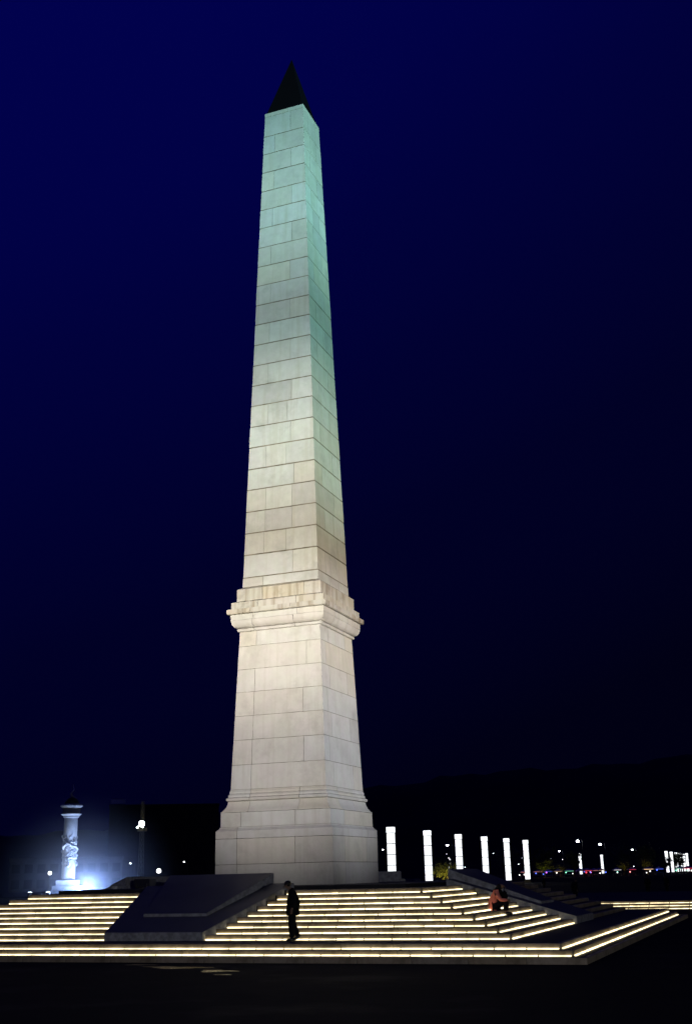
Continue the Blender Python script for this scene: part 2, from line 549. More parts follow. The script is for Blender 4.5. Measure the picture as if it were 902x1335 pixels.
# mouldings between pedestal and shaft
MBX = MB().hexa([(-1.8, -1.8, 12.3), (1.8, -1.8, 12.3), (1.8, 1.8, 12.3), (-1.8, 1.8, 12.3)], [(-1.7, -1.7, 14.4), (1.7, -1.7, 14.4), (1.7, 1.7, 14.4), (-1.7, 1.7, 14.4)])
MBX.build('joint_core', M_joint, ob)
def J4(a, b): return [[a, b], [b * .9, ] if False else [a * .8, b * .7], [a, b], [a * .7, b]]
course('plinth_stone', [(1.97, 13.725), (1.97, 14.25), (1.80, 14.352)], J4(-.75, 1.2), M_mould, 1.5)
course('plinth_stone', [(2.149, 13.335), (2.149, 13.64), (1.99, 13.712)], J4(-.9, .9), M_mould, 1.5)
course('cornice_stone', [(2.27, 13.115), (2.304, 13.14), (2.304, 13.325)], J4(-1.2, .7), M_mould, 1.5)
ov = [(1.93, 12.53), (2.0, 12.55), (2.07, 12.60), (2.12, 12.67), (2.15, 12.76), (2.16, 12.85)]
course('cornice_stone', ov, J4(-1.15, .75), M_ped, 1.5, smooth=True)
course('cornice_stone', [(2.163, 12.858), (2.17, 13.1)], J4(-1.1, .95), M_ped, 1.5)
course('cornice_stone', [(1.90, 12.385), (1.95, 12.40), (1.955, 12.45), (1.95, 12.50), (1.90, 12.522)], J4(-1.15, .75), M_ped, 1.5, smooth=True)
# pedestal
PLO, PHI = (2.115, 5.746), (1.867, 12.38)
PZ = [5.745, 6.742, 7.761, 8.758, 9.762, 10.736, 11.738, 12.38]
MB().hexa([(-2.115, -2.115, 5.2), (2.115, -2.115, 5.2), (2.115, 2.115, 5.2), (-2.115, 2.115, 5.2)], [(-1.852, -1.852, 12.4), (1.852, -1.852, 12.4), (1.852, 1.852, 12.4), (-1.852, 1.852, 12.4)]).build('joint_core', M_joint, ob)
for i, (z0, z1) in enumerate(zip(PZ, PZ[1:])):
    w0, w1 = wz(z0 + .009, PLO, PHI), wz(z1 - .009, PLO, PHI)
    ww = (w0 + w1) / 2
    J = [[-.57 * ww] if (i + f) % 2 == 0 else [.66 * ww, ] for f in range(4)]
    if i == 1 or i == 3: J[0] = [-.57 * ww, .56 * ww]
    J[1] = [-.72 * ww] if i % 2 else [-.55 * ww, .5 * ww]
    course('pedestal_stone', [(w0, z0 + .009), (w1, z1 - .009)], J, M_ped, 1.5)
# base mouldings
bm_ = [(2.37, 4.86), (2.35, 4.90), (2.29, 4.98), (2.24, 5.07), (2.205, 5.17), (2.19, 5.27)]
course('base_moulding', [(2.41, 4.84), (2.41, 4.862)] + bm_, J4(-1.2, 1.0), M_ped, 1.6, smooth=True)
course('base_moulding', [(2.20, 5.285), (2.245, 5.305), (2.262, 5.345), (2.262, 5.375), (2.245, 5.41), (2.20, 5.43)], J4(-1.2, 1.0), M_ped, 1.6, smooth=True)
course('base_moulding', [(2.185, 5.44), (2.185, 5.52), (2.15, 5.56), (2.145, 5.575)], J4(-1.2, 1.0), M_ped, 1.6)
course('base_moulding', [(2.15, 5.585), (2.15, 5.66), (2.12, 5.72), (2.118, 5.738)], J4(-1.2, 1.0), M_ped, 1.6)
# base blocks
MB().box(-2.37, 2.37, -2.37, 2.37, 1.97, 4.83).build('joint_core', M_joint, ob)
course('base_stone', [(2.409, 4.262), (2.406, 4.825)], [[-1.5, .9], [-.9], [-1.5, .9], [-1.3]], M_ped, 1.8)
course('base_stone', [(2.555, 3.806), (2.555, 4.097), (2.44, 4.21), (2.43, 4.25)], [[-1.6], [-1.5, 1.4], [-1.6], [1.2]], M_ped, 1.8)
course('base_stone', [(2.553, 2.817), (2.555, 3.79)], [[-1.6, .95], [-1.3, 1.2], [-1.5], [1.2]], M_ped, 1.8)
course('base_stone', [(2.556, 1.98), (2.553, 2.80)], [[-1.6], [-1.25], [-1.5], [1.2]], M_ped, 1.8)

# ------------------------------------------------------------------ people
M_skin = mat('skin', (.20, .12, .085), .6, spec=.3)
M_black = mat('black_cloth', (.006, .006, .007), .9, spec=.1)
M_trous = mat('dark_trousers', (.008, .008, .010), .9, spec=.1)
M_hair = mat('black_hair', (.006, .005, .005), .5, spec=.3)
M_coral = mat('coral_cloth', (.90, .26, .18), .8, var=(.80, .20, .14), scale=12, bump=.3)
M_shoe = mat('black_shoe', (.01, .01, .01), .5)
M_eye = mat('eye', (.05, .04, .04), .2)


def skinned(name, chains, mat_, parent, root=0, sub=2):
    """chains: lists of (x,y,z,r); equal points are merged"""
    vs = []; rad = []; idx = {}; ed = []
    for ch in chains:
        prev = None
        for x, y, z, r in ch:
            k = (round(x, 4), round(y, 4), round(z, 4))
            if k not in idx: idx[k] = len(vs); vs.append(k); rad.append(r)
            if prev is not None and prev != idx[k]: ed.append((prev, idx[k]))
            prev = idx[k]
    me = bpy.data.meshes.new(name); me.from_pydata(vs, ed, []); me.update()
    o = bpy.data.objects.new(name + '_tmp', me); COL.objects.link(o)
    o.modifiers.new('skin', 'SKIN').use_smooth_shade = True
    for i, r in enumerate(rad):
        sv = me.skin_vertices[0].data[i]; sv.radius = (r, r); sv.use_root = (i == root)
    ss = o.modifiers.new('sub', 'SUBSURF'); ss.levels = sub; ss.render_levels = sub
    dg = bpy.context.evaluated_depsgraph_get(); dg.update()
    nm = bpy.data.meshes.new_from_object(o.evaluated_get(dg))
    nm.name = name
    bpy.data.objects.remove(o)
    nm.materials.clear(); nm.materials.append(mat_); nm.shade_smooth()
    return link(name, nm, None, parent)


def hand_chains(wrist, d, side, n):
    """wrist point, hand direction, side vector (towards the thumb), palm normal"""
    W = Vector(wrist); d = Vector(d).normalized(); s = Vector(side).normalized(); n = Vector(n).normalized()
    c = W + d * .045
    out = [[(*W, .022), (*c, .026)]]
    for k, L_ in zip((-.026, -.009, .009, .026), (.060, .074, .080, .072)):
        kn = c + d * .04 + s * k; mid = kn + d * L_ * .5 + n * .010; tip = kn + d * L_ * .8 + n * .035
        out.append([(*c, .026), (*kn, .010), (*mid, .009), (*tip, .0075)])
    t1 = W + d * .03 + s * .035; t2 = t1 + d * .04 + s * .012 + n * .015
    out.append([(*W, .022), (*t1, .011), (*t2, .009)])
    return out


def face_parts(t, head, f, lft, upv, r):
    """eyes, nose and ears about a head centre"""
    H = Vector(head); f = Vector(f).normalized(); l = Vector(lft).normalized(); u = Vector(upv).normalized()
    for s in (-1, 1):
        MB().ball(H + f * (r * .92) + l * (s * .031) + u * .005, .011, 8).build('eye', M_eye, t, True)
        MB().ball(H - f * .01 + l * (s * r * .98) - u * .01, .022, 8, 1.5).build('ear', M_skin, t, True)
    MB().tube([H + f * (r * .93) + u * .005, H + f * (r + .022) - u * .028, H + f * (r * .96) - u * .036], [.008, .014, .006], 6).build('nose', M_skin, t, True)
    MB().tube([H + f * (r * .93) - u * .062 + l * .022, H + f * (r * .97) - u * .06, H + f * (r * .93) - u * .062 - l * .022], [.004, .007, .004], 6).build('mouth', mat('lips', (.3, .12, .1)), t, True)


def standing_person(name='person', sub=2):
    t = empty(name)
    head = (.165, 0, 1.58)
    legs = [[(0, 0, .94, .125), (0, .09, .88, .085), (.035, .10, .48, .055), (.01, .10, .09, .036), (.03, .10, .045, .036), (.14, .10, .03, .030)],
            [(0, 0, .94, .125), (0, -.09, .88, .085), (-.02, -.10, .49, .055), (-.17, -.10, .17, .036), (-.15, -.10, .10, .036), (-.05, -.10, .035, .030)]]
    torso = [(0, 0, .94, .125), (-.02, 0, 1.10, .11), (-.01, 0, 1.30, .135), (.03, 0, 1.43, .09), (.07, 0, 1.49, .05), (.115, 0, 1.535, .062), (*head, .088), (.20, 0, 1.63, .078)]
    wl, wr = (.02, .27, .90), (-.06, -.27, .90)
    arms = [[(-.01, 0, 1.30, .135), (0, .17, 1.38, .062), (-.06, .24, 1.12, .045), (*wl, .030)],
            [(-.01, 0, 1.30, .135), (0, -.17, 1.38, .062), (-.12, -.24, 1.12, .045), (*wr, .030)]]
    ch = [torso] + legs + arms
    ch += hand_chains(wl, (.15, -.1, -1), (1, 0, 0), (0, -1, 0)) + hand_chains(wr, (.15, .1, -1), (1, 0, 0), (0, 1, 0))
    skinned('body', ch, M_skin, t, 0, sub)
    face_parts(t, (.185, 0, 1.585), (.85, 0, -.5), (0, 1, 0), (.5, 0, .85), .085)
    skinned('jacket', [[(-.01, 0, .82, .205), (-.02, 0, .97, .205), (-.04, 0, 1.12, .195), (-.03, 0, 1.31, .205), (.02, 0, 1.43, .150), (.07, 0, 1.49, .085)],
                       [(-.03, 0, 1.31, .205), (0, .18, 1.37, .100), (-.06, .255, 1.12, .080), (.01, .27, .93, .055)],
                       [(-.03, 0, 1.31, .205), (0, -.18, 1.37, .100), (-.13, -.255, 1.12, .085), (-.075, -.27, .93, .058)]], M_black, t, 1, sub)
    skinned('trousers', [[(0, 0, .95, .170), (0, .09, .86, .130), (.035, .10, .48, .100), (.01, .10, .07, .085)],
                         [(0, 0, .95, .170), (0, -.09, .86, .130), (-.02, -.10, .49, .100), (-.17, -.10, .13, .08)]], M_trous, t, 0, sub)
    MB().tube([(-.06, .10, .05), (0, .10, .055), (.10, .10, .04), (.18, .10, .03)], [.035, .048, .042, .025], 8).build('shoe', M_shoe, t, True)
    MB().tube([(-.23, -.10, .16), (-.18, -.10, .12), (-.09, -.10, .06), (-.03, -.10, .028)], [.03, .046, .042, .025], 8).build('shoe', M_shoe, t, True)
    h = MB().ball((0, 0, 0), .115, 12, .95).build('hair', M_hair, t, True)
    h.location = (.135, 0, 1.625); h.scale = (.98, .92, .9); h.rotation_euler = (0, .5, 0)
    return t


st = standing_person()
tag(st, 'person in dark jacket and trousers standing with bowed head on the plinth terrace', 'person')
st.location = (4.95, -11.90, T); st.rotation_euler = (0, 0, R(205)); st.scale = (1, 1, 1)


def seated_person():
    t = empty('person')
    head = (-.13, .01, .86)
    torso = [(-.42, 0, .26, .14), (-.42, 0, .44, .115), (-.34, 0, .64, .125), (-.25, 0, .74, .07), (-.20, 0, .79, .05), (-.165, 0, .82, .062), (*head, .085), (-.10, .01, .91, .076)]
    legs = [[(-.42, 0, .26, .14), (-.36, s * .10, .24, .085), (-.02, s * .10, .46, .058), (-.06, s * .10, .10, .040), (-.02, s * .10, .045, .036), (.10, s * .10, .03, .03)] for s in (1, -1)]
    wl, wr = (.06, .07, .40), (.07, -.06, .44)
    arms = [[(-.34, 0, .64, .125), (-.30, .17, .68, .060), (-.17, .23, .44, .045), (*wl, .029)],
            [(-.34, 0, .64, .125), (-.30, -.17, .68, .060), (-.17, -.23, .46, .045), (*wr, .029)]]
    ch = [torso] + legs + arms + hand_chains(wl, (.3, -1, .1), (0, 0, 1), (-1, 0, 0)) + hand_chains(wr, (.2, 1, -.1), (0, 0, 1), (-1, 0, 0))
    skinned('body', ch, M_skin, t, 0)
    face_parts(t, (-.105, .01, .865), (.9, 0, -.35), (0, 1, 0), (.35, 0, .9), .082)
    skinned('coral_top', [[(-.46, 0, .13, .170), (-.44, 0, .26, .178), (-.44, 0, .44, .150), (-.36, 0, .62, .150), (-.28, 0, .72, .085)],
                          [(-.36, 0, .62, .150), (-.30, .18, .68, .078), (-.17, .24, .44, .060), (.03, .11, .40, .042)],
                          [(-.36, 0, .62, .150), (-.30, -.18, .68, .080), (-.17, -.24, .46, .064), (.04, -.10, .44, .044)]], M_coral, t, 1)
    skinned('trousers', [[(-.40, 0, .25, .13), (-.34, s * .10, .26, .105), (-.02, s * .10, .47, .078), (-.06, s * .10, .11, .062)] for s in (1, -1)], M_trous, t, 0)
    for s in (1, -1):
        MB().tube([(-.11, s * .1, .05), (-.04, s * .1, .055), (.06, s * .1, .045), (.13, s * .1, .03)], [.03, .046, .042, .025], 8).build('shoe', M_shoe, t, True)
    skinned('hair', [[(-.16, .01, .93, .092), (-.22, .01, .86, .095), (-.29, 0, .76, .085), (-.34, -.05, .66, .065)],
                     [(-.22, .01, .86, .095), (-.20, -.09, .76, .045), (-.22, -.14, .64, .04)]], M_hair, t, 1)
    skinned('scarf', [[(-.27, .12, .74, .055), (-.19, .0, .73, .06), (-.22, -.13, .74, .058), (-.33, -.14, .72, .06), (-.38, 0, .74, .055)],
                      [(-.19, 0, .73, .06), (-.15, -.02, .62, .06), (-.13, -.03, .54, .05)]], M_black, t, 1)
    return t


se = seated_person()
tag(se, 'seated person in a coral top hugging their knees on the right hand steps', 'person')
se.location = (10.16, -6.15, T + 3 * RS); se.rotation_euler = (0, 0, R(2)); se.scale = (1.06, 1.06, 1.06)
bagm = MB().hexa([(-.09, -.17, 0), (.09, -.17, 0), (.09, .17, 0), (-.09, .17, 0)], [(-.05, -.14, .26), (.05, -.14, .26), (.05, .14, .26), (-.05, .14, .26)]).mesh('bag_body', M_black)
soften(bagm, .035, 3); bagm.shade_smooth()
bag = tag(empty('bag', (10.09, -6.17, T + 3 * RS + .50), R(2)), 'black soft bag held on the lap of the person in coral', 'bag')
link('bag_body', bagm, None, bag)
MB().tube([(0, -.09, .25), (0, -.07, .32), (0, 0, .35), (0, .07, .32), (0, .09, .25)], .010, 6).build('strap', M_black, bag, True)


def copy_tree(o, parent=None):
    c = o.copy(); COL.objects.link(c); c.parent = parent
    for ch in list(o.children): copy_tree(ch, c)
    return c


# ------------------------------------------------------------------ people in the distance
for (x, y, rz), lab in zip(((3.3, 44.0, 1.0), (6.1, 64.7, 2.4), (7.6, 66.5, 4.0), (-9.0, 92.0, .3)),
                           ('dark figure standing just past the right hand steps',
                            'left one of two dark figures on the plaza beyond the far lit strips',
                            'right one of two dark figures on the plaza beyond the far lit strips',
                            'distant dark figure behind the sloped stone block')):
    c = copy_tree(st); c.location = (x, y, 0); c.rotation_euler = (0, 0, rz); c['label'] = lab; c['category'] = 'person'
    c['group'] = 'people standing on the dark plaza'

# ------------------------------------------------------------------ second stepped platform behind
rp = tag(empty('stepped_platform', (0, 27, 0)), 'low stepped platform behind with three long glowing light strips at the right edge', 'platform')
x0, x1 = -2, 44
for k in range(3):
    MB().box(x0 + k * .4, x1 - k * .4, .012 + k * .4, 30 - k * .4, -.02 if k == 0 else .15 * k - .01, .15 * (k + 1) - .003).build('tread', M_tread, rp)
cm = slab_mesh(1.6, .15); lm = led_mesh(1.15)
for k in range(3):
    n = 28
    for i in range(n): link('riser_slab', cm, None, rp, (x0 + 1.3 + .8 + 1.6 * i - .4, k * .4, .15 * k))
    for i in range(38): link('light_strip', lm, None, rp, (x0 + 1.6 + 1.16 * i, k * .4, .15 * k))

# ------------------------------------------------------------------ wet patches that mirror the light strips
M_water = mat('standing_water', (.004, .004, .005), .16, bump=.5, bscale=5)
wr = random.Random(9)
PU = [(3.1, -15.6, .95, .34), (4.9, -16.6, .5, .3), (1.5, -14.75, .5, .22), (5.6, -17.6, .22, .12)]
for i, (x, y, a, b_) in enumerate(PU):
    vs = []
    for k in range(40):
        q = 2 * math.pi * k / 40; w_ = 1 + .25 * math.sin(3 * q + i) + .12 * math.sin(7 * q + 2 * i) + wr.uniform(-.05, .05)
        vs.append((a * w_ * math.cos(q), b_ * w_ * math.sin(q), .006))
    lo_ = [(vx * 1.01, vy * 1.01, .001) for vx, vy, _ in vs]
    m_ = MB().add(vs + lo_, [tuple(range(40))] + [(k, 40 + k, 40 + (k + 1) % 40, (k + 1) % 40) for k in range(40)]).mesh('puddle', M_water)
    o = link('puddle', m_, None, None, (x, y, 0), R(-4))
    tag(o, ('largest shallow puddle on the dark paving in front of the steps, reflecting the light strips', 'shallow puddle just right of the largest one in front of the steps', 'small shallow puddle left of the largest one in front of the steps', 'smallest puddle, nearest the camera, on the dark paving')[i], 'puddle', 'puddles on the paving')

# ------------------------------------------------------------------ light columns
M_pan = glow('lit_panel', (.93, .97, 1.0), 1.7)
M_panframe = mat('panel_frame', (.25, .25, .26), .4)
pan = MB().box(-.44, .44, -.44, .44, .05, 1.40).mesh('light_panel', M_pan)
panc = MB().box(-.49, .49, -.49, .49, .05, .80).mesh('light_panel', M_pan)
frm = MB().box(-.45, .45, -.45, .45, -.05, .05)
for s in (-1, 1):
    for q in (-1, 1): frm.box(s * .455 - .018, s * .455 + .018, q * .455 - .018, q * .455 + .018, .05, 1.40)
frm = frm.mesh('panel_frame', M_panframe)
frc = MB().box(-.50, .50, -.50, .50, -.04, .05).mesh('panel_frame', M_panframe)
basem = MB().box(-.75, .75, -.75, .75, 0, .35).box(-.62, .62, -.62, .62, .35, .62).mesh('column_base', M_ramp)
topm = MB().box(-.51, .51, -.51, .51, 0, .06).mesh('column_top', M_panframe)


def light_column():
    t = empty('light_column')
    link('column_base', basem, None, t)
    for i in range(5):
        link('panel_frame', frm, None, t, (0, 0, .65 + 1.45 * i)); link('light_panel', pan, None, t, (0, 0, .65 + 1.45 * i))
    link('panel_frame', frc, None, t, (0, 0, 7.91)); link('light_panel', panc, None, t, (0, 0, 7.91))
    link('column_top', topm, None, t, (0, 0, 8.71))
    return t


cols = [(-34.4, 111.47), (-34.54, 129.31), (-35.91, 151.85), (-35.84, 169.47), (-35.56, 186.03), (-35.55, 203.47)]
far = [(-119.98, 434.62), (-63.25, 426.29), (-64.94, 491.9), (-30.46, 434.9), (-30.95, 458.98), (-31.91, 488.02), (-32.52, 513.08), (-34.53, 553.06), (-30.73, 526.29)]
onames = ['first', 'second', 'third', 'fourth', 'fifth', 'sixth']
lc0 = light_column()
for i, (x, y) in enumerate(cols + far):
    c = lc0 if i == 0 else copy_tree(lc0)
    c.location = (x, y, 0); c.rotation_euler = (0, 0, R(0 if i < 6 else 20.9))
    if i < 6:
        lab = 'tall white glowing column, %s from the obelisk in the row of six to its right' % onames[i]
    elif i == 6: lab = 'small far white glowing column between the second and third tall ones'
    elif i == 7: lab = 'left one of two thin far glowing columns, partly hidden by a dark tree'
    elif i == 8: lab = 'right one of two thin far glowing columns, in clear view'
    else: lab = '%s from the left in the far cluster of glowing columns at the right edge' % onames[i - 9]
    tag(c, lab, 'light column', 'white glowing light columns on the plaza')

# ------------------------------------------------------------------ carved stone pillar with its lamps and the lit mist with added lens glow
M_pill = mat('pale_marble', (.42, .43, .45), .6, var=(.33, .34, .36), scale=1.5, bump=.5, bscale=4)
px, py = -102.6, 132.5
cp = tag(empty('carved_pillar', (px, py, 0), R(20)), 'tall pale carved stone pillar with ringed capital standing in bluish light at left', 'pillar')
b = MB().box(-3.6, 3.6, -3.6, 3.6, 0, .55).box(-2.9, 2.9, -2.9, 2.9, .55, 1.05).box(-2.2, 2.2, -2.2, 2.2, 1.05, 1.7).box(-1.7, 1.7, -1.7, 1.7, 1.7, 2.65)
m_ = b.mesh('pedestal', M_pill); link('pedestal', m_, None, cp)
s = MB().lathe([(1.22, 2.65), (1.2, 4.9), (1.16, 5.0), (1.16, 10.1), (1.20, 10.2), (1.18, 13.4), (1.16, 13.5)], 32).mesh('shaft', M_pill); smooth_angle(s, 40); link('shaft', s, None, cp)
MB().lathe([(1.18, 13.3), (1.4, 13.42), (1.42, 13.62), (1.45, 13.7), (1.83, 13.95), (1.85, 14.05), (1.5, 14.12)], 32).build('capital', M_pill, cp)
MB().lathe([(1.45, 14.1), (1.55, 14.3), (1.55, 15.0), (1.6, 15.15)], 32).build('capital_neck', mat('recess_shade_stone', (.12, .12, .13), .8), cp)  # shade of the recess painted in as a darker stone colour
r_ = MB().lathe([(1.6, 15.12), (1.78, 15.2), (1.82, 15.45), (1.72, 15.7), (1.3, 15.78)], 32)
for i in range(22):
    a = 2 * math.pi * i / 22; r_.ball((1.80 * math.cos(a), 1.80 * math.sin(a), 15.45), .2, 8)
r_.build('beaded_ring', M_pill, cp)
MB().lathe([(1.35, 15.75), (1.3, 16.0), (1.1, 16.4), (.75, 16.75), (.3, 16.95), (.05, 17.0)], 24).build('dome', M_capmetal, cp, True)
fin = []; fr_ = []
for i in range(26):
    q = i / 25; fin.append((math.cos(q * 9) * (.55 * (1 - q)) + .1, math.sin(q * 9) * .55 * (1 - q), 16.6 + 2.7 * q)); fr_.append(.18 * (1 - q) + .035)
MB().tube(fin, fr_, 8).build('spiral_finial', M_pill, cp, True)
# deep relief: winding dragon like body, clouds and scrolls
rc = MB(); rg = random.Random(8)
for (ph_, dr, tw, am) in ((0, 1, 6.6, .25), (2.6, -1, 5.4, .3), (4.4, 1, 4.2, .35)):
    pts = []; rad = []
    for i in range(90):
        q = i / 89; a = ph_ + dr * tw * q + .35 * math.sin(q * 26); z = 5.1 + 4.95 * q + am * math.sin(q * 19 + ph_)
        rr_ = 1.22 + .14 * math.sin(q * 31 + ph_)
        pts.append((rr_ * math.cos(a), rr_ * math.sin(a), min(max(z, 5.0), 10.15))); rad.append(.20 + .07 * math.sin(q * 40))
    rc.tube(pts, rad, 7)
for i in range(110):
    a = rg.uniform(0, 6.28); z = rg.uniform(5.05, 10.1); r0 = rg.uniform(.11, .22)
    rc.ball((1.17 * math.cos(a), 1.17 * math.sin(a), z), r0, 8, rg.uniform(.6, 1.2))
for i in range(60):
    a = rg.uniform(0, 6.28); z = rg.uniform(5.1, 9.7); L_ = rg.uniform(.3, .9); s_ = rg.choice((-1, 1)) * rg.uniform(.3, .8)
    rc.tube([(1.2 * math.cos(a + s_ * q), 1.2 * math.sin(a + s_ * q), z + L_ * q + .12 * math.sin(q * 8)) for q in (0, .25, .5, .75, 1)], [.04, .09, .11, .08, .03], 6)
rc.build('carved_relief', M_pill, cp, True)


def spot(loc, aim, power, col, ang, blend=.6, rad=.2):
    L = bpy.data.lights.new('ground_spot', 'SPOT'); L.energy = power; L.color = col; L.spot_size = R(2 * ang); L.spot_blend = blend; L.shadow_soft_size = rad
    o = bpy.data.objects.new('ground_spot', L); COL.objects.link(o); o.location = loc
    o.rotation_mode = 'QUATERNION'; o.rotation_quaternion = (Vector(aim) - Vector(loc)).to_track_quat('-Z', 'Y')


M_cold = glow('cold_lamp', (.8, .9, 1), 30)
cdir = Vector((CAM.x - px, CAM.y - py, 0)).normalized(); cside = Vector((-cdir.y, cdir.x, 0))
flp = tag(empty('ground_floodlight', (0, 0, 0)), None, None)
for i, (a_, b_) in enumerate(((6.2, -3.2), (6.2, 3.4), (-1.5, 6.4), (-1, -6.4))):
    q = Vector((px, py, 0)) + cdir * a_ + cside * b_
    if i == 0: t = flp
    else: t = copy_tree(flp)
    if i == 0:
        hb = MB().box(-.32, .32, -.22, .22, .25, .75).box(-.05, .05, -.3, .3, 0, .35).mesh('lamp_housing', M_dark); link('lamp_housing', hb, None, t)
        link('lamp_glass', MB().box(-.28, .28, -.18, .18, .752, .77).mesh('lamp_glass', M_cold), None, t)
    t.location = q; t.rotation_euler = (0, 0, i)
    tag(t, ('left floodlight in front of the carved pillar', 'right floodlight in front of the carved pillar', 'floodlight to the right of the carved pillar', 'floodlight to the left of the carved pillar')[i] + ' lighting it from the plaza', 'floodlight', 'floodlights around the carved pillar')
    spot(q + Vector((0, 0, .9)), (px, py, 8), (1300, 2600, 1500, 600)[i], (.72, .84, 1), 42, .8, .2)
# lamp at the foot that lights the mist
L = bpy.data.lights.new('foot_lamp', 'POINT'); L.energy = 12500; L.color = (.35, .52, 1); L.shadow_soft_size = .5
o = bpy.data.objects.new('foot_lamp', L); COL.objects.link(o); o.location = Vector((px, py, 1.2)) + cdir * 4.4 + cside * 3.6
MIST = Vector((px, py, 0)) + cdir * 1.5 + cside * 2.5
mb = MB(); prof_ = []
for j in range(13):
    a = math.pi / 2 * j / 12; prof_.append((max(26 * math.cos(a), .05), 22 * math.sin(a)))
mb.lathe(prof_, 32)
mm = bpy.data.materials.new('mist_lens_glow'); mm.use_nodes = True
n = mm.node_tree.nodes; n.clear(); Lk = mm.node_tree.links
tcn = n.new('ShaderNodeTexCoord'); ln = n.new('ShaderNodeVectorMath'); ln.operation = 'LENGTH'
mr = n.new('ShaderNodeMapRange'); mr.inputs[1].default_value = 0; mr.inputs[2].default_value = 19; mr.inputs[3].default_value = 1; mr.inputs[4].default_value = 0
pw = n.new('ShaderNodeMath'); pw.operation = 'POWER'; pw.inputs[1].default_value = 2.0
ml = n.new('ShaderNodeMath'); ml.operation = 'MULTIPLY'; ml.inputs[1].default_value = .03
pv = n.new('ShaderNodeVolumePrincipled'); pv.inputs['Color'].default_value = (.8, .86, 1, 1); pv.inputs['Anisotropy'].default_value = 0
on = n.new('ShaderNodeOutputMaterial')
Lk.new(tcn.outputs['Object'], ln.inputs[0]); Lk.new(ln.outputs['Value'], mr.inputs[0]); Lk.new(mr.outputs[0], pw.inputs[0]); Lk.new(pw.outputs[0], ml.inputs[0])
Lk.new(ml.outputs[0], pv.inputs['Density']); Lk.new(pv.outputs[0], on.inputs['Volume'])
hz = mb.build('mist_glow', mm); hz.location = (MIST.x, MIST.y, .05)  # mist volume that also stands in for lens glow
tag(hz, 'thin bluish mist with added lens glow around the foot of the carved pillar', 'mist', kind='stuff')

# ------------------------------------------------------------------ lattice mast with floodlights
mx, my = -151.51, 237.78
M_yel = mat('pale_steel', (.22, .20, .14), .5)
ms = tag(empty('lattice_mast', (mx, my, 0)), 'tall steel lattice mast with bright floodlights between the carved pillar and the obelisk', 'lattice mast')
lat = MB(); w0 = .6; w1 = .3; H = 23.6
def cw(z): return w0 + (w1 - w0) * z / H
for sx, sy in ((-1, -1), (1, -1), (1, 1), (-1, 1)):
    MB().tube([(sx * w0, sy * w0, 0), (sx * w1, sy * w1, H)], .07, 6).build('leg', M_yel, ms)
for i in range(16):
    z0, z1 = H * i / 16, H * (i + 1) / 16; a, c = cw(z0), cw(z1)
    for k in range(4):
        A_ = [(-1, -1), (1, -1), (1, 1), (-1, 1)][k]; B_ = [(1, -1), (1, 1), (-1, 1), (-1, -1)][k]
        lat.tube([(A_[0] * a, A_[1] * a, z0), (B_[0] * c, B_[1] * c, z1)], .035, 4)
        lat.tube([(A_[0] * c, A_[1] * c, z1), (B_[0] * c, B_[1] * c, z1)], .035, 4)
lat.build('bracing', M_yel, ms)
MB().box(-1.0, 1.0, -1.0, 1.0, 15.4, 15.55).box(-1.0, 1.0, -1.0, -.94, 15.55, 16.4).box(-1, 1, .94, 1, 15.55, 16.4).build('platform', M_yel, ms)
M_flood = glow('floodlight_glass', (.85, 1, .95), 60)
for (dx, z, r) in ((.35, 17.4, .80), (-.95, 16.5, .26), (.75, 16.5, .22)):
    q = Vector((dx, -.9, z)); hd = MB().lathe([(r * .4, -.5), (r * .9, -.2), (r + .08, 0), (r + .08, .04), (r, .06)], 14).build('lamp_head', M_dark, ms)
    hd.location = q; hd.rotation_euler = (R(82), 0, R(28))
    gl = MB().lathe([(r * .98, .065), (r * .6, .12), (.02, .14)], 14).build('lamp_glass', M_flood, hd)
L = bpy.data.lights.new('mast_lamp', 'POINT'); L.energy = 60; L.color = (1, .95, .7); L.shadow_soft_size = .3
o = bpy.data.objects.new('mast_lamp', L); COL.objects.link(o); o.location = (mx + 1.6, my - 2.6, 17.3)

# ------------------------------------------------------------------ street lamps and globe lamps
M_lamp = glow('street_lamp_glass', (.95, 1, .98), 14)
M_lampd = glow('faint_lamp_glass', (.85, .92, 1), 7)


def street_lamp(x, y, z, r, m, az_):
    t = empty('street_lamp', (x, y, 0), az_)
    MB().tube([(1.4, 0, 0), (1.4, 0, z * .7), (1.38, 0, z), (1.2, 0, z + .35), (.6, 0, z + .45), (.15, 0, z + .25)], [.12, .09, .07, .06, .05, .05], 6).build('pole', M_dark, t)
    MB().lathe([(r * .5, z + .35), (r * 1.05, z + .15), (r * 1.1, z + .05)], 10).build('lamp_shade', M_dark, t)
    MB().ball((0, 0, z), r, 10, .9).build('lamp_glass', m, t, True)
    return t


